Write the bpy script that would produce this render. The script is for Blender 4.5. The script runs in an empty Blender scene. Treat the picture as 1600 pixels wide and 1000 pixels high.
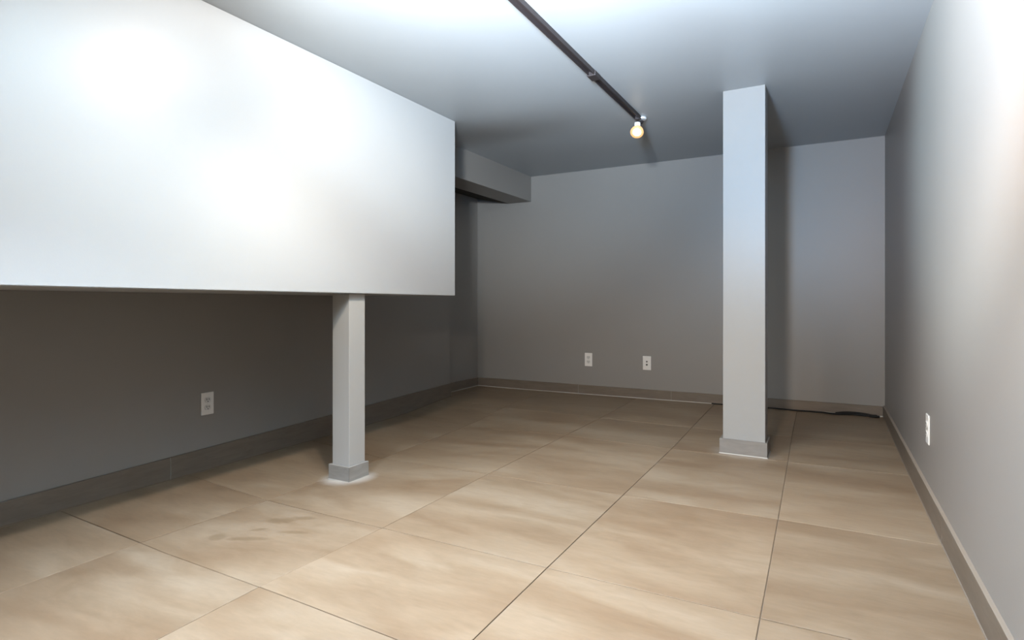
import bpy, bmesh, math, random
from mathutils import Vector, Matrix

S = bpy.context.scene
COL = S.collection
random.seed(7)

# ---------------------------------------------------------------- camera
cam_d = bpy.data.cameras.new('camera')
cam = bpy.data.objects.new('camera', cam_d); COL.objects.link(cam)
cam.location = (0, 0, 0.85)
cam.rotation_euler = (math.radians(90), 0, 0.503)
cam_d.sensor_fit = 'HORIZONTAL'; cam_d.sensor_width = 36
cam_d.lens = 36 * 892.05 / 1600
cam_d.shift_y = -(500 - 467.7) / 1600
cam_d.clip_start = 0.02
S.camera = cam

# ---------------------------------------------------------------- world, lights, exposure
w = bpy.data.worlds.new('world'); S.world = w; w.use_nodes = True
w.node_tree.nodes['Background'].inputs[0].default_value = (0.5, 0.6, 0.7, 1)
w.node_tree.nodes['Background'].inputs[1].default_value = 0.02
S.view_settings.view_transform = 'Standard'
S.view_settings.look = 'None'
S.view_settings.gamma = 1
S.view_settings.use_curve_mapping = False
S.view_settings.exposure = 0.0

def lamp(name, kind, loc, energy, color, size=0.05, rot=None, **k):
    d = bpy.data.lights.new(name, kind); d.energy = energy; d.color = color
    if kind in ('POINT', 'SPOT'): d.shadow_soft_size = size
    if kind == 'AREA': d.shape = 'DISK'; d.size = size
    for a, b in k.items(): setattr(d, a, b)
    o = bpy.data.objects.new(name, d); COL.objects.link(o); o.location = loc
    if rot is not None: o.rotation_euler = Vector(rot).to_track_quat('-Z', 'Y').to_euler()
    return o

# camera strobe, high left lamp and track spotlight; the rest are added unseen fills
lamp('front_strobe', 'SPOT', (-0.38, 0.05, 1.45), 273, (1.0, 0.85, 0.7), 0.09, (0.22, 3.4, 0.55), spot_size=math.radians(100), spot_blend=0.75)
lamp('left_fill', 'SPOT', (-0.38, 0.05, 1.55), 560, (0.73, 0.88, 1.0), 0.09, (-1.4, 2.8, 0.7), spot_size=math.radians(50), spot_blend=0.8)  # added fill towards the bulkhead and beam
lamp('right_fill', 'SPOT', (-0.4, 0.7, 1.6), 195, (1.0, 0.72, 0.62), 0.06, (1, 1.6, -0.1), spot_size=math.radians(60), spot_blend=0.9)  # added fill to brighten the right wall
lamp('up_fill', 'SPOT', (-0.5, 0.45, 1.15), 900, (1.0, 0.95, 0.88), 0.1, (0, 0.5, 1), spot_size=math.radians(120), spot_blend=0.9)  # added unseen uplight to brighten the ceiling
lamp('cool_up_fill', 'SPOT', (-0.4, 0.45, 1.35), 384, (0.09, 0.5, 1.0), 0.08, (0.1, 1.0, 0.75), spot_size=math.radians(110), spot_blend=0.9)  # added blue fill for the ceiling and upper walls
lamp('rear_fill', 'SPOT', (-1.25, 0.3, 1.88), 472, (0.75, 0.86, 1.0), 0.04, (0.3, 0.2, -1), spot_size=math.radians(120), spot_blend=0.8)  # added fill for the near floor
lamp('near_fill_down', 'SPOT', (-1.25, 1.6, 1.88), 35, (1.0, 0.94, 0.83), 0.03, (0.1, -0.2, -1), spot_size=math.radians(140), spot_blend=0.5)  # extra downward fill, no fixture of its own
lamp('near_ceiling_lamp_wide', 'SPOT', (-1.25, 1.42, 1.9), 31, (1.0, 0.9, 0.82), 0.03, (-0.35, 0.0, -1), spot_size=math.radians(170), spot_blend=0.3)
lamp('near_fill_forward', 'SPOT', (-1.25, 1.42, 1.9), 56, (1.0, 0.82, 0.64), 0.03, (-0.3, 0.6, -1), spot_size=math.radians(120), spot_blend=1.0)  # added fill for the floor and bulkhead end
lamp('near_fill_side', 'SPOT', (-1.25, 1.42, 1.9), 72, (1.0, 0.78, 0.56), 0.03, (1, -0.1, -0.6), spot_size=math.radians(110), spot_blend=0.6)  # added warm fill thrown to the right
lamp('near_fill_far_side', 'SPOT', (-1.25, 1.42, 1.9), 288, (0.6, 0.85, 1.0), 0.03, (1, 0.5, -0.2), spot_size=math.radians(60), spot_blend=0.7)  # added cool fill thrown to the far right
lamp('area_fill', 'AREA', (-1.0, 1.2, 1.96), 20, (0.6, 0.85, 1.0), 0.5, (-0.3, 0.2, -1))  # unseen area fill added under the ceiling, no panel there
lamp('end_track_light', 'SPOT', (-1.03, 3.42, 1.835), 2.5, (1.0, 0.75, 0.45), 0.025, (-0.2, -0.5, -1), spot_size=math.radians(100), spot_blend=0.8)

# ---------------------------------------------------------------- materials
def mat(name, color, rough=0.5, spec=0.5, metal=0.0):
    m = bpy.data.materials.new(name); m.use_nodes = True
    b = m.node_tree.nodes['Principled BSDF']
    b.inputs['Base Color'].default_value = (*color, 1)
    b.inputs['Roughness'].default_value = rough
    b.inputs['Metallic'].default_value = metal
    b.inputs['Specular IOR Level'].default_value = spec
    return m, m.node_tree, b

def node(nt, t, **k):
    n = nt.nodes.new(t)
    for a, b in k.items(): setattr(n, a, b)
    return n

def pos(nt, scale=(1, 1, 1), rotz=0):
    g = node(nt, 'ShaderNodeNewGeometry'); mp = node(nt, 'ShaderNodeMapping')
    mp.inputs['Scale'].default_value = scale
    mp.inputs['Rotation'].default_value = (0, 0, rotz)
    nt.links.new(g.outputs['Position'], mp.inputs['Vector'])
    return mp.outputs['Vector']

def noise(nt, vec, scale, detail=4, rough=0.55, dist=0.0):
    n = node(nt, 'ShaderNodeTexNoise')
    n.inputs['Scale'].default_value = scale; n.inputs['Detail'].default_value = detail
    n.inputs['Roughness'].default_value = rough; n.inputs['Distortion'].default_value = dist
    nt.links.new(vec, n.inputs['Vector'])
    return n.outputs['Fac']

def ramp(nt, fac, stops):
    r = node(nt, 'ShaderNodeValToRGB'); e = r.color_ramp.elements
    while len(e) < len(stops): e.new(0.5)
    for i, (p, c) in enumerate(stops):
        e[i].position = p; e[i].color = (*c, 1) if len(c) == 3 else c
    nt.links.new(fac, r.inputs['Fac']); return r.outputs['Color']

def mix(nt, a, b, fac, mode='MIX'):
    n = node(nt, 'ShaderNodeMix', data_type='RGBA', blend_type=mode)
    for s, v in ((n.inputs[6], a), (n.inputs[7], b)):
        if isinstance(v, tuple): s.default_value = (*v, 1)
        else: nt.links.new(v, s)
    if isinstance(fac, (int, float)): n.inputs[0].default_value = fac
    else: nt.links.new(fac, n.inputs[0])
    return n.outputs[2]

def math_(nt, op, a, b=None, clamp=False):
    n = node(nt, 'ShaderNodeMath', operation=op, use_clamp=clamp)
    for i, v in enumerate((a, b)):
        if v is None: continue
        if isinstance(v, (int, float)): n.inputs[i].default_value = v
        else: nt.links.new(v, n.inputs[i])
    return n.outputs[0]

def bump(nt, b, h, strength, dist):
    n = node(nt, 'ShaderNodeBump'); n.inputs['Strength'].default_value = strength
    n.inputs['Distance'].default_value = dist
    nt.links.new(h, n.inputs['Height']); nt.links.new(n.outputs['Normal'], b.inputs['Normal'])

def paint(name, color, rough, spec=0.4):
    m, nt, b = mat(name, color, rough, spec)
    v = pos(nt)
    c = ramp(nt, noise(nt, v, 1.4, 3), [(0.3, tuple(x * 0.975 for x in color)), (0.7, tuple(min(1, x * 1.015) for x in color))])
    nt.links.new(c, b.inputs['Base Color'])
    bump(nt, b, noise(nt, v, 220, 2), 0.10, 0.001)
    return m

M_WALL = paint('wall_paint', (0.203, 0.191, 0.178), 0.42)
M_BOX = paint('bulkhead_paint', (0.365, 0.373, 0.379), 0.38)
M_COLUMN = paint('column_paint', (0.25, 0.25, 0.245), 0.42)
M_COLUMN_LIT = paint('column_paint_lit', (0.33, 0.322, 0.305), 0.42)  # column paint lightened in place of light missing on the post
M_CEIL = paint('ceiling_paint', (0.31, 0.335, 0.355), 0.45)
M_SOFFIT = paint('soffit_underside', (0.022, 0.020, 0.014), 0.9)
M_CAULK = mat('caulk', (0.33, 0.31, 0.28), 0.6)[0]

def board_mat(name, base):
    m, nt, b = mat(name, base, 0.5, 0.4)
    c = ramp(nt, noise(nt, pos(nt, (1, 1, 6)), 7, 5, 0.6, 0.6), [(0.3, tuple(x * 0.86 for x in base)), (0.7, tuple(x * 1.1 for x in base))])
    nt.links.new(c, b.inputs['Base Color'])
    bump(nt, b, noise(nt, pos(nt, (1, 1, 8)), 40, 3), 0.15, 0.001)
    return m
M_BOARD = board_mat('baseboard_tile', (0.126, 0.101, 0.078))
M_TRIM = board_mat('column_trim', (0.18, 0.168, 0.155))
M_TRIM_LIT = board_mat('column_trim_lit', (0.22, 0.208, 0.192))  # column trim lightened likewise, extra light put into its colour
M_JOINT = mat('joint_filler', (0.20, 0.18, 0.158), 0.7)[0]
M_BEAD = mat('floor_bead', (0.20, 0.165, 0.13), 0.7)[0]
M_GROUT = mat('grout', (0.135, 0.103, 0.075), 0.9, 0.2)[0]

def floor_mat():
    m, nt, b = mat('concrete_tile', (0.5, 0.4, 0.3), 0.55, 0.35)
    oi = node(nt, 'ShaderNodeObjectInfo')
    g = node(nt, 'ShaderNodeNewGeometry')
    # every tile gets its own patch of the cloudy figure
    off = node(nt, 'ShaderNodeVectorMath', operation='SCALE'); off.inputs[0].default_value = (13, 7, 3)
    nt.links.new(oi.outputs['Random'], off.inputs['Scale'])
    add = node(nt, 'ShaderNodeVectorMath', operation='ADD')
    nt.links.new(g.outputs['Position'], add.inputs[0]); nt.links.new(off.outputs[0], add.inputs[1])
    mp = node(nt, 'ShaderNodeMapping'); mp.inputs['Scale'].default_value = (0.55, 1.7, 1); mp.inputs['Rotation'].default_value = (0, 0, -0.35)
    nt.links.new(add.outputs[0], mp.inputs['Vector'])
    clouds = noise(nt, mp.outputs[0], 2.4, 5, 0.55, 0.5)
    c = ramp(nt, clouds, [(0.36, (0.172, 0.117, 0.072)), (0.52, (0.204, 0.1486, 0.0972)), (0.66, (0.232, 0.1786, 0.1246))])
    mp2 = node(nt, 'ShaderNodeMapping'); mp2.inputs['Scale'].default_value = (3, 14, 1); mp2.inputs['Rotation'].default_value = (0, 0, -0.5)
    nt.links.new(add.outputs[0], mp2.inputs['Vector'])
    streak = noise(nt, mp2.outputs[0], 5, 5, 0.7)
    blot = noise(nt, mp.outputs[0], 5.5, 6, 0.62, 1.2)
    c = mix(nt, c, ramp(nt, blot, [(0.36, (0.80, 0.76, 0.71)), (0.50, (1.0, 1.0, 1.0)), (0.70, (1.07, 1.07, 1.08))]), 0.38, 'MULTIPLY')
    c = mix(nt, c, ramp(nt, streak, [(0.3, (0.90, 0.90, 0.90)), (0.7, (1.05, 1.05, 1.05))]), 0.8, 'MULTIPLY')
    tint = math_(nt, 'ADD', math_(nt, 'MULTIPLY', oi.outputs['Random'], 0.12), 0.94)
    t = node(nt, 'ShaderNodeCombineColor')
    for i in range(3): nt.links.new(tint, t.inputs[i])
    c = mix(nt, c, t.outputs[0], 1.0, 'MULTIPLY')
    sep = node(nt, 'ShaderNodeSeparateXYZ'); nt.links.new(g.outputs['Position'], sep.inputs[0])
    wob = noise(nt, g.outputs['Position'], 22, 3)
    def blob(x, y, rx, ry, soft, rot=0.0, wobble=0.6):
        dx = math_(nt, 'SUBTRACT', sep.outputs[0], x); dy = math_(nt, 'SUBTRACT', sep.outputs[1], y)
        ca, sa = math.cos(rot), math.sin(rot)
        u = math_(nt, 'ADD', math_(nt, 'MULTIPLY', dx, ca / rx), math_(nt, 'MULTIPLY', dy, sa / rx))
        v = math_(nt, 'ADD', math_(nt, 'MULTIPLY', dx, -sa / ry), math_(nt, 'MULTIPLY', dy, ca / ry))
        r = math_(nt, 'SQRT', math_(nt, 'ADD', math_(nt, 'MULTIPLY', u, u), math_(nt, 'MULTIPLY', v, v)))
        r = math_(nt, 'ADD', r, math_(nt, 'MULTIPLY', math_(nt, 'SUBTRACT', wob, 0.5), wobble * 2))
        return math_(nt, 'DIVIDE', math_(nt, 'SUBTRACT', 1 + soft * 0.5, r), soft, True)
    # damp shoe marks
    spots = None
    for a in ((-1.905, 1.545, 0.065, 0.028, 0.5, 0.35), (-1.83, 1.60, 0.05, 0.018, 0.6, 0.3), (-1.900, 1.445, 0.032, 0.014, 0.5, 0.6),
              (-1.985, 1.335, 0.038, 0.030, 0.5, 0.2), (-1.86, 1.365, 0.085, 0.016, 0.6, 0.35), (-1.74, 1.475, 0.06, 0.014, 0.6, 0.3)):
        s = blob(*a)
        spots = s if spots is None else math_(nt, 'MAXIMUM', spots, s)
    c = mix(nt, c, mix(nt, c, (0.80, 0.77, 0.72), 1.0, 'MULTIPLY'), spots)
    # reflection of the bright post painted on the tiles; pale patch round the column
    post_reflection = blob(-2.09, 2.105, 0.115, 0.105, 0.75, 0, 0.12)
    c = mix(nt, c, (0.50, 0.49, 0.465), math_(nt, 'MULTIPLY', post_reflection, 0.62))
    column_patch = blob(-0.40, 3.38, 0.17, 0.12, 0.4, 0, 0.3)
    c = mix(nt, c, (0.42, 0.39, 0.35), math_(nt, 'MULTIPLY', column_patch, 0.28))
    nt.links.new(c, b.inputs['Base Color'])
    nt.links.new(ramp(nt, clouds, [(0.3, (0.46,) * 3), (0.7, (0.6,) * 3)]), b.inputs['Roughness'])
    bump(nt, b, math_(nt, 'ADD', streak, math_(nt, 'MULTIPLY', wob, 0.6)), 0.10, 0.0015)
    return m
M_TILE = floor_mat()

M_PLATE = mat('white_plastic', (0.60, 0.585, 0.56), 0.35)[0]
M_RECEP = mat('receptacle_plastic', (0.50, 0.49, 0.47), 0.4)[0]
M_SLOT = mat('slot_black', (0.02, 0.02, 0.02), 0.6)[0]
M_SCREW = mat('screw_metal', (0.55, 0.54, 0.52), 0.3, 0.5, 1.0)[0]
M_RUBBER = mat('black_rubber', (0.008, 0.008, 0.008), 0.6, 0.2)[0]
M_CHROME = mat('chrome', (0.85, 0.86, 0.88), 0.12, 0.5, 1.0)[0]
M_TRACK = mat('bronze_track', (0.030, 0.024, 0.025), 0.5, 0.35, 0.0)[0]
M_COPPER = mat('copper_strip', (0.055, 0.022, 0.018), 0.5, 0.3, 0.0)[0]
M_SILVER = mat('bright_clip', (0.80, 0.82, 0.84), 0.3, 0.5, 0.4)[0]
M_HEAD = mat('lamp_housing_white', (0.75, 0.75, 0.74), 0.4)[0]
def glow(name, col, s, base=(0.9, 0.85, 0.75)):
    m = bpy.data.materials.new(name); m.use_nodes = True
    b = m.node_tree.nodes['Principled BSDF']
    b.inputs['Emission Color'].default_value = (*col, 1); b.inputs['Emission Strength'].default_value = s
    b.inputs['Base Color'].default_value = (*base, 1)
    return m
M_BULB = glow('bulb_glow', (1.0, 0.86, 0.62), 6)
M_GLASS_RIM = glow('bulb_rim_glow', (1.0, 0.52, 0.20), 0.95, (0.25, 0.16, 0.08))

# ---------------------------------------------------------------- helpers
def link(name, bm, material, parent=None, smooth=False):
    me = bpy.data.meshes.new(name)
    bmesh.ops.recalc_face_normals(bm, faces=bm.faces)
    bm.to_mesh(me); bm.free()
    me.materials.append(material)
    if smooth:
        for p in me.polygons: p.use_smooth = True
    o = bpy.data.objects.new(name, me); COL.objects.link(o)
    if parent is not None: o.parent = parent
    return o

def thing(name, label, cat, loc=(0, 0, 0), rot=(0, 0, 0), group=None):
    o = bpy.data.objects.new(name, None); COL.objects.link(o)
    o.location = loc; o.rotation_euler = rot; o.empty_display_size = 0.05
    o['label'] = label; o['category'] = cat
    if group: o['group'] = group
    return o

def structure(o): o['kind'] = 'structure'; return o

def hexa(bm, lo4, hi4):
    """solid from four bottom and four top corners"""
    a = [bm.verts.new(p) for p in lo4]; b = [bm.verts.new(p) for p in hi4]
    fs = [bm.faces.new(a[::-1]), bm.faces.new(b)]
    for i in range(4): fs.append(bm.faces.new((a[i], a[(i + 1) % 4], b[(i + 1) % 4], b[i])))
    return fs

def box(bm, x0, x1, y0, y1, z0, z1, bev=0.0):
    t = bmesh.new()
    hexa(t, [(x0, y0, z0), (x1, y0, z0), (x1, y1, z0), (x0, y1, z0)], [(x0, y0, z1), (x1, y0, z1), (x1, y1, z1), (x0, y1, z1)])
    if bev: bmesh.ops.bevel(t, geom=t.edges[:], offset=bev, segments=2, affect='EDGES', profile=0.5)
    me = bpy.data.meshes.new('t'); t.to_mesh(me); t.free(); bm.from_mesh(me); bpy.data.meshes.remove(me)

def lathe(bm, prof, seg=28, mtx=None):
    """profile of (radius, z) turned about z"""
    rings = []
    for r, z in prof:
        if r < 1e-6:
            rings.append([bm.verts.new((0, 0, z))])
        else:
            rings.append([bm.verts.new((r * math.cos(2 * math.pi * k / seg), r * math.sin(2 * math.pi * k / seg), z)) for k in range(seg)])
    for a, b in zip(rings, rings[1:]):
        for k in range(seg):
            k2 = (k + 1) % seg
            if len(a) == 1 and len(b) == 1: continue
            if len(a) == 1: bm.faces.new((a[0], b[k], b[k2]))
            elif len(b) == 1: bm.faces.new((a[k], a[k2], b[0]))
            else: bm.faces.new((a[k], a[k2], b[k2], b[k]))
    if mtx is not None: bmesh.ops.transform(bm, matrix=mtx, verts=bm.verts)

def tube(bm, pts, rad, seg=10):
    """round tube through smooth points, rad may be a list"""
    P = [Vector(p) for p in pts]; fine = []; rr = []
    R_ = rad if isinstance(rad, (list, tuple)) else [rad] * len(P)
    for i in range(len(P) - 1):
        p0 = P[max(i - 1, 0)]; p1 = P[i]; p2 = P[i + 1]; p3 = P[min(i + 2, len(P) - 1)]
        for s in range(6):
            t = s / 6
            fine.append(0.5 * ((2 * p1) + (p2 - p0) * t + (2 * p0 - 5 * p1 + 4 * p2 - p3) * t * t + (3 * p1 - 3 * p2 + p3 - p0) * t ** 3))
            rr.append(R_[i] * (1 - t) + R_[i + 1] * t)
    fine.append(P[-1]); rr.append(R_[-1])
    rings = []
    for i, p in enumerate(fine):
        d = (fine[min(i + 1, len(fine) - 1)] - fine[max(i - 1, 0)]).normalized()
        up = Vector((0, 0, 1)) if abs(d.z) < 0.9 else Vector((1, 0, 0))
        a = d.cross(up).normalized(); b = a.cross(d)
        rings.append([bm.verts.new(p + rr[i] * (math.cos(2 * math.pi * k / seg) * a + math.sin(2 * math.pi * k / seg) * b)) for k in range(seg)])
    for a, b in zip(rings, rings[1:]):
        for k in range(seg): bm.faces.new((a[k], a[(k + 1) % seg], b[(k + 1) % seg], b[k]))
    bm.faces.new(rings[0][::-1]); bm.faces.new(rings[-1])

cl = lambda a: max(0.0, min(1.0, a))
ss = lambda a: cl(a) ** 2 * (3 - 2 * cl(a))
def zf(x, y):
    """the basement floor is not level: it falls a little towards the left wall and rises at the far right"""
    return -.046 * cl((-1.45 - x) / .7) * (1 - ss((y - 3.3) / .9)) + .025 * cl((x + 2.5) / 2.8) * cl((y - 3.6) / 1.18)
def zc(x, y):
    """neither is the ceiling"""
    return 2.0 - .05 * ss((-1.0 - x) / .98) * (1 - ss((y - 2.95) / .75))

YB, XR, YF, ZT = 4.779, 0.362, -1.6, 2.0
FACE = 0.012                                   # baseboard thickness
def xl(y):                                     # left wall surface, near stretch
    return -2.847 - 0.040 * (y - 1.0) / 3.1
JOG, XL2 = 4.12, -3.018

# ---------------------------------------------------------------- structure
def surface(name, fn, xs, ys, m, thick, up):
    bm = bmesh.new(); V = {}
    for i, x in enumerate(xs):
        for j, y in enumerate(ys): V[i, j] = (bm.verts.new((x, y, fn(x, y))), bm.verts.new((x, y, fn(x, y) + (thick if up else -thick))))
    nx, ny = len(xs), len(ys)
    for i in range(nx - 1):
        for j in range(ny - 1):
            for k in (0, 1): bm.faces.new((V[i, j][k], V[i + 1, j][k], V[i + 1, j + 1][k], V[i, j + 1][k]))
    for i in range(nx - 1):
        for j in (0, ny - 1): bm.faces.new((V[i, j][0], V[i + 1, j][0], V[i + 1, j][1], V[i, j][1]))
    for j in range(ny - 1):
        for i in (0, nx - 1): bm.faces.new((V[i, j][0], V[i, j + 1][0], V[i, j + 1][1], V[i, j][1]))
    o = link(name, bm, m, smooth=False)
    for p in o.data.polygons: p.use_smooth = abs(p.normal.z) > 0.9
    return structure(o)
xs = [-3.12 + 3.58 * i / 36 for i in range(37)]; ys = [-1.7 + 6.58 * j / 60 for j in range(61)]
floor = surface('floor', lambda x, y: zf(x, y) - 0.0030, xs, ys, M_GROUT, 0.12, False)
ceiling = surface('ceiling', zc, xs, ys, M_CEIL, 0.12, True)

# floor tiles: corner table, columns run from the left wall to the right wall
rows = [
    (-1.598, [-2.81, -2.20, -1.45, -0.774, -0.150, XR - .002], [-1.598] * 6),
    (-0.80, [-2.82, -2.20, -1.46, -0.774, -0.150, XR - .002], [-0.74, -0.76, -0.80, -0.81, -0.80, -0.80]),
    (-0.15, [-2.83, -2.20, -1.46, -0.773, -0.150, XR - .002], [-0.08, -0.10, -0.14, -0.15, -0.15, -0.15]),
    (0.47, [-2.838, -2.205, -1.46, -0.772, -0.150, XR - .002], [0.55, 0.54, 0.49, 0.47, 0.47, 0.47]),
    (1.11, [-2.846, -2.2124, -1.4706, -0.772, -0.150, XR - .002], [1.196, 1.1815, 1.1201, 1.108, 1.115, 1.12]),
    (1.64, [-2.854, -2.185, -1.4461, -0.774, -0.1537, XR - .002], [1.755, 1.7058, 1.6265, 1.6381, 1.6522, 1.67]),
    (2.40, [-2.864, -2.1904, -1.441, -0.7727, -0.1623, XR - .002], [2.56, 2.4689, 2.3738, 2.4003, 2.4316, 2.443]),
    (3.30, [-2.876, -2.228, -1.427, -0.7702, -0.1752, XR - .002], [3.47, 3.3911, 3.2913, 3.2778, 3.3068, 3.338]),
    (3.90, [-2.885, -2.245, -1.4141, -0.7768, -0.185, XR - .002], [4.00, 3.95, 3.8798, 3.8751, 3.90, 3.93]),
    (4.777, [-2.885, -2.25, -1.41, -0.78, -0.19, XR - .002], [YB - .002] * 6),
]
def tile(A, B, C, D, dz):
    """slab with an eased edge that follows the floor; A B C D go round"""
    n = 4; gap = 0.0015; ease = 0.0012; cut = 0.0008
    bm = bmesh.new()
    ctr = (A + B + C + D) / 4
    def shrink(P, g):
        d = ctr - P; return Vector((P.x + math.copysign(g, d.x), P.y + math.copysign(g, d.y)))
    def at(q, u, v): return q[0].lerp(q[1], u).lerp(q[3].lerp(q[2], u), v)
    qi = [shrink(P, gap + ease) for P in (A, B, C, D)]; qo = [shrink(P, gap) for P in (A, B, C, D)]
    g = {}
    for i in range(n + 1):
        for j in range(n + 1):
            p = at(qi, i / n, j / n); g[i, j] = bm.verts.new((p.x, p.y, zf(p.x, p.y) + dz))
    for i in range(n):
        for j in range(n): bm.faces.new((g[i, j], g[i + 1, j], g[i + 1, j + 1], g[i, j + 1]))
    loop = [(i, 0) for i in range(n)] + [(n, j) for j in range(n)] + [(n - i, n) for i in range(n)] + [(0, n - j) for j in range(n)]
    o, lo = [], []
    for i, j in loop:
        p = at(qo, i / n, j / n)
        o.append(bm.verts.new((p.x, p.y, zf(p.x, p.y) + dz - cut))); lo.append(bm.verts.new((p.x, p.y, zf(p.x, p.y) - 0.006)))
    L = len(loop)
    for k in range(L):
        k2 = (k + 1) % L
        bm.faces.new((g[loop[k]], o[k], o[k2], g[loop[k2]])); bm.faces.new((o[k], lo[k], lo[k2], o[k2]))
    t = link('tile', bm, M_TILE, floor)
    return t
for r0, r1 in zip(rows, rows[1:]):
    for i in range(5):
        A, B = Vector((r0[1][i], r0[2][i])), Vector((r0[1][i + 1], r0[2][i + 1]))
        C, D = Vector((r1[1][i + 1], r1[2][i + 1])), Vector((r1[1][i], r1[2][i]))
        tile(A, B, C, D, random.uniform(-0.0006, 0.0006))
# the strip of floor in the recess at the far end of the left wall
tile(Vector((XL2 + .001, JOG + .003)), Vector((-2.885, JOG + .003)), Vector((-2.885, YB - .002)), Vector((XL2 + .001, YB - .002)), 0)

# walls: solid slabs standing outside the room's faces
bm = bmesh.new()
pts = [(xl(YF), YF - .1), (xl(JOG), JOG), (XL2, JOG), (XL2, YB + .1), (-3.14, YB + .1), (-3.14, YF - .1)]
lo = [bm.verts.new((x, y, -0.10)) for x, y in pts]; hi = [bm.verts.new((x, y, 2.06)) for x, y in pts]
bm.faces.new(lo[::-1]); bm.faces.new(hi)
for i in range(6): bm.faces.new((lo[i], lo[(i + 1) % 6], hi[(i + 1) % 6], hi[i]))
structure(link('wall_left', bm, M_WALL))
bm = bmesh.new(); box(bm, -3.12, XR + .1, YB, YB + .1, -0.10, 2.06); structure(link('wall_back', bm, M_WALL))
bm = bmesh.new(); box(bm, XR, XR + .1, YF - .1, YB, -0.10, 2.06); structure(link('wall_right', bm, M_WALL))
bm = bmesh.new(); box(bm, -3.12, XR + .1, YF - .1, YF, -0.10, 2.06); structure(link('wall_front', bm, M_WALL))

# ---------------------------------------------------------------- baseboards, laid in lengths with caulked joints
def base_run(name, P0, P1, n, z0, z1, joints, caulk_w=0.003, bead=None):
    """boards along P0-P1 (wall face), n = direction into the room; z0/z1: heights of the top edge at both ends"""
    P0, P1, n = Vector(P0), Vector(P1), Vector(n)
    L = (P1 - P0).length; d = (P1 - P0) / L
    bm = bmesh.new()                                  # caulk bead under the boards: the root
    N = max(2, int(L / 0.12)); prev = None; rnd = random.Random(len(name))
    for k in range(N + 1):
        p = P0 + d * L * k / N; z = zf(p.x, p.y); wv = caulk_w * rnd.uniform(0.6, 1.3)
        q = p + n * (FACE + wv)
        cur = [bm.verts.new((p.x, p.y, z - .003)), bm.verts.new((q.x, q.y, z - .001)), bm.verts.new((q.x, q.y, z + .0012)),
               bm.verts.new(((p + n * (FACE + .0004)).x, (p + n * (FACE + .0004)).y, z + .0052)), bm.verts.new((p.x, p.y, z + .005))]
        if prev:
            for a in range(5): bm.faces.new((prev[a], prev[(a + 1) % 5], cur[(a + 1) % 5], cur[a]))
        else: bm.faces.new(cur[::-1])
        prev = cur
    bm.faces.new(prev)
    root = structure(link(name, bm, bead or M_CAULK))
    cuts = [0] + joints + [L]
    for a, b in zip(cuts, cuts[1:]):
        bm = bmesh.new(); a += 0.0012; b -= 0.0012; m_ = max(1, int((b - a) / 0.3)); prev = None; th = FACE - rnd.uniform(0, .0015)
        for k in range(m_ + 1):
            s = a + (b - a) * k / m_; p = P0 + d * s; z = zf(p.x, p.y) + .002; zt = z0 + (z1 - z0) * s / L
            def v(o, h): q = p + n * o; return bm.verts.new((q.x, q.y, h))
            cur = [v(.0, z), v(th, z), v(th, zt - .0025), v(th - .0025, zt), v(.0, zt)]
            if prev:
                for e in range(5): bm.faces.new((prev[e], prev[(e + 1) % 5], cur[(e + 1) % 5], cur[e]))
            else: bm.faces.new(cur[::-1])
            prev = cur
        bm.faces.new(prev)
        link('board', bm, M_BOARD, root)
    for s in (joints if name != 'baseboard_right' else []):   # smear of caulk in each joint
        bm = bmesh.new(); p = P0 + d * s; z = zf(p.x, p.y); zt = z0 + (z1 - z0) * s / L; pr = None
        for k in range(9):
            h = z + .003 + (zt - z - .004) * k / 8; wv = rnd.uniform(.0008, .0022); sh = rnd.uniform(-.001, .001)
            q = [p + d * (sh - wv), p + d * (sh + wv)]; cur = []
            for qq in (q[0] + n * (FACE - .001), q[0] + n * (FACE + .0012), q[1] + n * (FACE + .0012), q[1] + n * (FACE - .001)): cur.append(bm.verts.new((qq.x, qq.y, h)))
            if pr:
                for e in range(4): bm.faces.new((pr[e], pr[(e + 1) % 4], cur[(e + 1) % 4], cur[e]))
            else: bm.faces.new(cur[::-1])
            pr = cur
        bm.faces.new(pr); link('joint_caulk', bm, M_JOINT, root)
    return root
PL0, PL1 = (xl(YF), YF), (xl(JOG), JOG)
nl = Vector((PL1[1] - PL0[1], -(PL1[0] - PL0[0]))).normalized()
base_run('baseboard_left', PL0, PL1, nl, 0.0, 0.116, [0.83, 3.262], 0.0015, M_GROUT)
base_run('baseboard_recess', (XL2, JOG + .06), (XL2, YB), (1, 0), 0.088, 0.080, [], 0.002)
base_run('baseboard_back', (XL2 + FACE, YB), (XR - FACE, YB), (0, -1), 0.082, 0.097, [1.06, 1.885], 0.004)
br = base_run('baseboard_right', (XR, YF), (XR, YB), (-1, 0), 0.100, 0.100, [4.045], 0.0008, M_BEAD)
bm = bmesh.new(); prev = None; rnd = random.Random(11)
for k in range(61):                                   # bead of filler along the top edge
    y = YF + (YB - YF) * k / 60; a = FACE - rnd.uniform(.0005, .0020)
    cur = [bm.verts.new((XR, y, .0985)), bm.verts.new((XR - a, y, .0985)), bm.verts.new((XR - a, y, .1008)), bm.verts.new((XR, y, .1035))]
    if prev:
        for e in range(4): bm.faces.new((prev[e], prev[(e + 1) % 4], cur[(e + 1) % 4], cur[e]))
    else: bm.faces.new(cur[::-1])
    prev = cur
bm.faces.new(prev); link('top_caulk', bm, M_BEAD, br)

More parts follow.
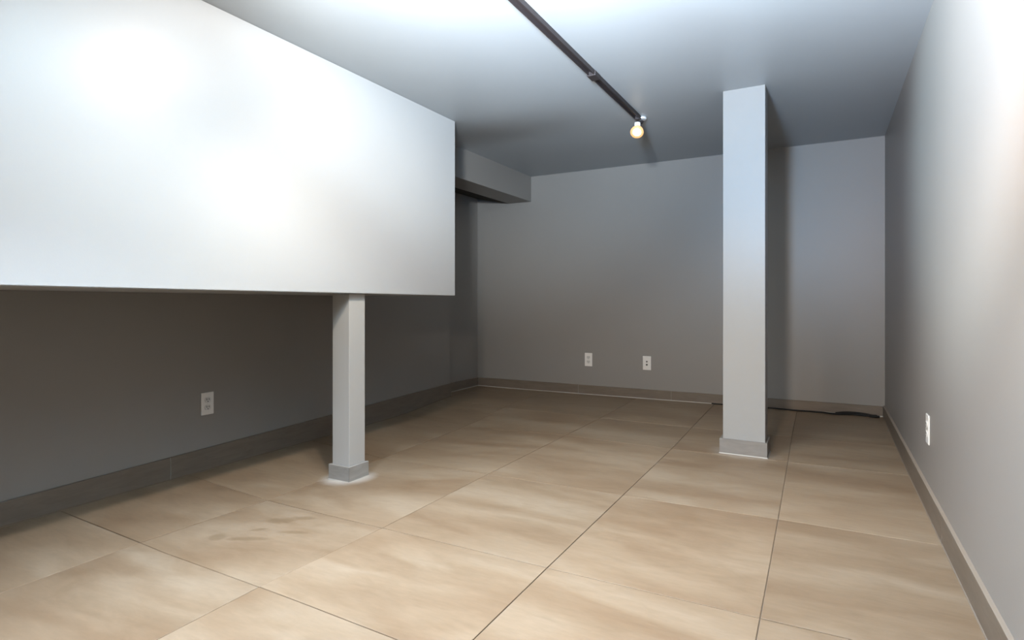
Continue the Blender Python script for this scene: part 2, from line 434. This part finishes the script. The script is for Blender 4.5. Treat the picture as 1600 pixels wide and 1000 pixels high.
# ---------------------------------------------------------------- bulkhead, beam, sloping soffit
t = thing('bulkhead', 'huge plain white boxed-in bulkhead hanging from the ceiling along the left wall', 'bulkhead', (-2.43, 2.92, 0.873))
def local(o, par):
    o.parent = par; o.matrix_parent_inverse = Matrix.Translation(-Vector(par.location))
    return o
XB, YE = -2.01, 2.923
zb = lambda y: 0.8726 + (2.9227 - y) * 0.00721
bm = bmesh.new()
hexa(bm, [(xl(YF) + .001, YF + .002, zb(YF)), (XB, YF + .002, zb(YF)), (XB, YE, zb(YE)), (xl(YE) + .001, YE, zb(YE))],
     [(xl(YF) + .001, YF + .002, 1.9503), (XB, YF + .002, 1.9503), (XB, YE, 1.9503), (xl(YE) + .001, YE, 1.9503)])
bmesh.ops.bevel(bm, geom=[e for e in bm.edges if abs(e.verts[0].co.x - XB) < .01 and abs(e.verts[1].co.x - XB) < .01], offset=.0025, segments=2, affect='EDGES')
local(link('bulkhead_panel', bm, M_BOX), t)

t = thing('ceiling_beam', 'grey boxed beam in the corner under the ceiling, running to the back wall', 'beam', (-2.544, 3.9, 2.0))
bm = bmesh.new(); box(bm, -2.664, -2.424, 2.925, YB, 1.766, 2.002, .002); local(link('beam_casing', bm, M_WALL), t)
bm = bmesh.new()
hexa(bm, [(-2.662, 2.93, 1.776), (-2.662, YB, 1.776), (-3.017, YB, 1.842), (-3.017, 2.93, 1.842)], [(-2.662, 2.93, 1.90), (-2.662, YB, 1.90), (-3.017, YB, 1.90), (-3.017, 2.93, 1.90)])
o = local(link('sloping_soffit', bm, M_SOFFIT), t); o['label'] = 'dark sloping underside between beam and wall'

# ---------------------------------------------------------------- column and post
def pillar(name, label, x0, x1, y0, y1, ztop, cx0, cx1, cy0, cy1, ctop, paint_, trim_):
    cx, cy = (x0 + x1) / 2, (y0 + y1) / 2
    z = zf(cx, cy)
    t = thing(name, label, 'column', (cx, cy, z))
    bm = bmesh.new(); box(bm, x0, x1, y0, y1, z - .004, ztop, .0022); local(link('shaft', bm, paint_), t)
    # mitred trim boards round the foot
    q = [(cx0, cy0), (cx1, cy0), (cx1, cy1), (cx0, cy1)]; p = [(x0, y0), (x1, y0), (x1, y1), (x0, y1)]
    for k in range(4):
        k2 = (k + 1) % 4; bm = bmesh.new()
        e = .0006
        A = Vector(q[k]); B = Vector(q[k2]); d = (B - A).normalized() * e
        hexa(bm, [(*(A + d), z + .001), (*(B - d), z + .001), (*p[k2], z + .001), (*p[k], z + .001)], [(*(A + d), ctop), (*(B - d), ctop), (*p[k2], ctop), (*p[k], ctop)])
        bmesh.ops.bevel(bm, geom=[ed for ed in bm.edges if min(v.co.z for v in ed.verts) > ctop - .001], offset=.0012, segments=1, affect='EDGES')
        local(link('base_trim', bm, trim_), t)
    bm = bmesh.new(); rnd = random.Random(3); prev = None; first = None
    ring = []
    for k in range(4):
        A = Vector(q[k]); B = Vector(q[(k + 1) % 4])
        for s in range(8): ring.append(A.lerp(B, s / 8))
    c = Vector(((cx0 + cx1) / 2, (cy0 + cy1) / 2))
    rows_ = []
    for pnt in ring:
        d = (pnt - c).normalized(); wv = rnd.uniform(.003, .008)
        o_ = pnt + d * wv; i_ = pnt - d * .002
        rows_.append([bm.verts.new((o_.x, o_.y, zf(o_.x, o_.y) + .0008)), bm.verts.new((pnt.x + d.x * .001, pnt.y + d.y * .001, z + .006)), bm.verts.new((i_.x, i_.y, z + .001))])
    for a, b in zip(rows_, rows_[1:] + rows_[:1]):
        for e in range(3): bm.faces.new((a[e], a[(e + 1) % 3], b[(e + 1) % 3], b[e]))
    local(link('foot_caulk', bm, M_CAULK), t)
    return t
pillar('column', 'tall light grey square column reaching from floor to ceiling, standing before the back wall', -0.5005, -0.2855, 3.331, 3.470, 2.003,
       -0.5165, -0.2745, 3.318, 3.484, 0.0825, M_COLUMN, M_TRIM)
pillar('support_post', 'short pale square post carrying the underside of the white bulkhead', -2.1515, -2.0385, 2.0576, 2.166, zb(2.166) - .0002,
       -2.164, -2.0264, 2.0440, 2.180, 0.0330, M_COLUMN_LIT, M_TRIM_LIT)

# ---------------------------------------------------------------- wall outlets
def outlet(label, loc, rotz, kind='duplex', name='wall_outlet'):
    """plate faces local -y"""
    t = thing(name, label, 'outlet', loc, (0, 0, rotz), None)
    bm = bmesh.new(); box(bm, -.035, .035, -.0055, 0.0, -.0585, .0585, .002); link('cover_plate', bm, M_PLATE, t)
    if kind == 'duplex':
        for s in (1, -1):
            zz = s * .0195
            bm = bmesh.new(); prof = []
            for k in range(20):
                a = 2 * math.pi * k / 20; x = .0172 * math.cos(a); z = max(-.0135, min(.0135, .0172 * math.sin(a))); prof.append((x, z))
            f = [bm.verts.new((x, -.0085, zz + z)) for x, z in prof]; g = [bm.verts.new((x, -.004, zz + z)) for x, z in prof]
            bm.faces.new(f)
            for k in range(20): bm.faces.new((f[k], g[k], g[(k + 1) % 20], f[(k + 1) % 20]))
            r = link('receptacle', bm, M_RECEP, t)
            for x, h, wd in ((-.0065, .0098, .0034), (.0065, .0084, .0034)):
                bm = bmesh.new(); box(bm, x - wd / 2, x + wd / 2, -.0089, -.0070, zz + .0025 - h / 2 + .001, zz + .0025 + h / 2 + .001); link('slot', bm, M_SLOT, r)
            bm = bmesh.new(); lathe(bm, [(0, .0), (.0028, .0), (.0028, .0019), (0, .0019)], 12, Matrix.Translation((0, -.0070, zz - .0080)) @ Matrix.Rotation(math.pi / 2, 4, 'X')); link('ground_hole', bm, M_SLOT, r)
        bm = bmesh.new(); lathe(bm, [(0, .0018), (.002, .0014), (.0032, .0), (0, .0)], 14, Matrix.Translation((0, -.0055, 0)) @ Matrix.Rotation(math.pi / 2, 4, 'X')); link('screw', bm, M_SCREW, t)
    elif kind == 'jack':
        for zz, rr in ((.012, .0065), (-.014, .0075)):
            bm = bmesh.new(); lathe(bm, [(rr + .003, .0), (rr + .0025, .002), (rr, .002), (rr, .0012), (0, .0012)], 18, Matrix.Translation((0, -.0055, zz)) @ Matrix.Rotation(math.pi / 2, 4, 'X'))
            r = link('jack', bm, M_RECEP, t)
            bm = bmesh.new(); lathe(bm, [(0, .0), (rr, .0), (rr, .0017), (0, .0017)], 16, Matrix.Translation((0, -.0055, zz)) @ Matrix.Rotation(math.pi / 2, 4, 'X')); link('socket_hole', bm, M_SLOT, r)
        for zz in (.048, -.048):
            bm = bmesh.new(); lathe(bm, [(0, .0012), (.002, .001), (.0028, .0), (0, .0)], 12, Matrix.Translation((0, -.0055, zz)) @ Matrix.Rotation(math.pi / 2, 4, 'X')); link('screw', bm, M_SCREW, t)
    return t
g = None
ao = math.atan2(PL1[0] - PL0[0], PL1[1] - PL0[1])
yo = 1.8605
outlet('white duplex outlet low on the shaded wall beneath the bulkhead', (xl(yo) + .0005, yo, 0.3015), math.pi / 2 - ao)
outlet('white duplex outlet on the back wall, nearer the ceiling beam than its neighbour', (-1.851, YB - .0005, 0.3145), 0)
outlet('white plate with two small dark sockets on the back wall, nearer the column', (-1.3265, YB - .0005, 0.3115), 0, 'jack')
outlet('white duplex outlet on the brightly lit side wall past the column, seen nearly edge-on', (XR - .0005, 2.822, 0.3275), -math.pi / 2)

# ---------------------------------------------------------------- track light on the ceiling
tx = -1.0335
t = thing('light_track', 'long dark bronze lighting track running along the ceiling', 'track', (tx, 1.2, 2.0))
TY0, TY1 = -1.2, 3.50
def channel(y0, y1):
    bm = bmesh.new(); H = [(-.018, .0), (-.018, -.022), (-.0125, -.022), (-.0125, -.006), (.0125, -.006), (.0125, -.022), (.018, -.022), (.018, .0)]
    n = 12; prev = None
    for k in range(n + 1):
        y = y0 + (y1 - y0) * k / n; zz = zc(tx, y)
        cur = [bm.verts.new((tx + x, y, zz + z)) for x, z in H]
        if prev:
            for e in range(8): bm.faces.new((prev[e], prev[(e + 1) % 8], cur[(e + 1) % 8], cur[e]))
        else: bm.faces.new(cur[::-1])
        prev = cur
    bm.faces.new(prev)
    return bm
YJ = 2.735
for a, b in ((TY0, YJ - .004), (YJ + .004, TY1)):
    r = local(link('rail', channel(a, b), M_TRACK), t)
    for x in (-.006, .006):
        bm = bmesh.new(); box(bm, tx + x - .0035, tx + x + .0035, a + .01, b - .01, 1.981, 1.9935); o = link('conductor_strip', bm, M_COPPER, r); o.matrix_parent_inverse = Matrix.Translation(-Vector(t.location))
# joint coupler with its bright clips and screws
bm = bmesh.new(); box(bm, tx - .0245, tx + .0225, YJ - .032, YJ + .045, 1.9725, 1.999, .004); j = local(link('coupler', bm, M_TRACK), t)
for dx, dy in ((-.006, -.010), (.008, .012)):
    bm = bmesh.new(); lathe(bm, [(0, .0), (.0075, .0), (.0075, -.006), (.004, -.0085), (0, -.0085)], 14, Matrix.Translation((tx + dx, YJ + dy, 1.9725))); o = link('screw', bm, M_SILVER, j, True); o.matrix_parent_inverse = Matrix.Translation(-Vector(t.location))
bm = bmesh.new(); box(bm, tx + .0225, tx + .030, YJ - .004, YJ + .030, 1.972, 1.999, .0015); box(bm, tx + .012, tx + .030, YJ + .012, YJ + .024, 1.9675, 1.9725, .001); box(bm, tx + .028, tx + .040, YJ + .020, YJ + .030, 1.992, 1.998, .001); o = link('clip', bm, M_SILVER, j); o.matrix_parent_inverse = Matrix.Translation(-Vector(t.location))
bm = bmesh.new(); box(bm, tx - .0195, tx + .0195, TY1 - .002, TY1 + .02, 1.9745, 1.999, .004); local(link('end_cap', bm, M_TRACK), t)

def head(y, label, x=tx, aim=(.12, -.85, -.75), name='spotlight'):
    """small lamp head clipped to the track"""
    t = thing(name, label, 'lamp', (x, y, 1.978))
    bm = bmesh.new(); lathe(bm, [(0, .021), (.027, .021), (.029, .016), (.029, .008), (.025, .005), (.021, .007), (.013, .004), (0, .004)], 32, Matrix.Translation((.014, .050, 0))); link('ceiling_clip', bm, M_SILVER, t, True)
    bm = bmesh.new(); tube(bm, [(.014, .050, -.006), (.012, .034, -.016), (.004, .010, -.018), (0, 0, -.026)], [.011, .012, .013, .012], 14); link('arm', bm, M_TRACK, t, True)
    R = Vector(aim).to_track_quat('Z', 'Y').to_matrix().to_4x4(); Mx = Matrix.Translation((0, -.004, -.076)) @ R
    bm = bmesh.new(); lathe(bm, [(0, .0), (.017, -.001), (.0185, -.006), (.0185, -.050), (0, -.052)], 28, Matrix.Translation((0, 0, -.022)).__matmul__(Matrix.Translation((0, 0, .0)))); link('neck', bm, M_HEAD, t, True)
    bm = bmesh.new(); lathe(bm, [(0, -.026), (.019, -.024), (.031, -.012), (.038, .004), (.041, .018), (.026, .019)], 36, Mx); link('glass_shade', bm, M_GLASS_RIM, t, True)
    bm = bmesh.new(); lathe(bm, [(.026, .017), (.020, .022), (.011, .025), (0, .026)], 32, Mx); link('lens', bm, M_BULB, t, True)
    return t
head(3.505, 'small glowing warm spotlight at the far end of the dark ceiling track')

# ---------------------------------------------------------------- cable on the floor by the back wall
def fy(x, off): return (x, YB - FACE - off, 0)
t = thing('cable', 'thin black cable lying on the floor against the back baseboard, behind the column', 'cable', (-0.3, YB - .02, zf(-.3, 4.75)))
cp = [(-0.80, .006), (-0.72, .012), (-0.60, .008), (-0.46, .012), (-0.36, .008), (-0.29, .020), (-0.20, .028), (-0.10, .024), (-0.02, .030), (0.03, .044), (0.08, .040), (0.14, .024), (0.20, .020), (0.26, .030), (0.315, .034)]
pts = [(x, YB - FACE - o - .006, zf(x, 4.75) + .0052) for x, o in cp]
bm = bmesh.new(); tube(bm, pts, [.0045] * 5 + [.006] * 5 + [.0075] * 5, 10); local(link('cord', bm, M_RUBBER, None, True), t)
pts2 = [(x, YB - FACE - o, zf(x, 4.74) + h) for x, o, h in ((.06, .030, .006), (.11, .016, .013), (.17, .012, .016), (.23, .016, .014), (.29, .030, .008), (.325, .046, .006))]
bm = bmesh.new(); tube(bm, pts2, .0075, 10); o = local(link('cord_loop', bm, M_RUBBER, None, True), t)
bm = bmesh.new(); box(bm, .262, .312, YB - FACE - .066, YB - FACE - .042, zf(.28, 4.7) + .002, zf(.28, 4.7) + .020, .004); pl = local(link('plug', bm, M_RUBBER), t)
for dz in (.006, .014):
    bm = bmesh.new(); box(bm, .240, .264, YB - FACE - .058, YB - FACE - .050, zf(.28, 4.7) + dz, zf(.28, 4.7) + dz + .0018); o = link('prong', bm, M_CHROME, pl); o.matrix_parent_inverse = Matrix.Translation(-Vector(t.location))
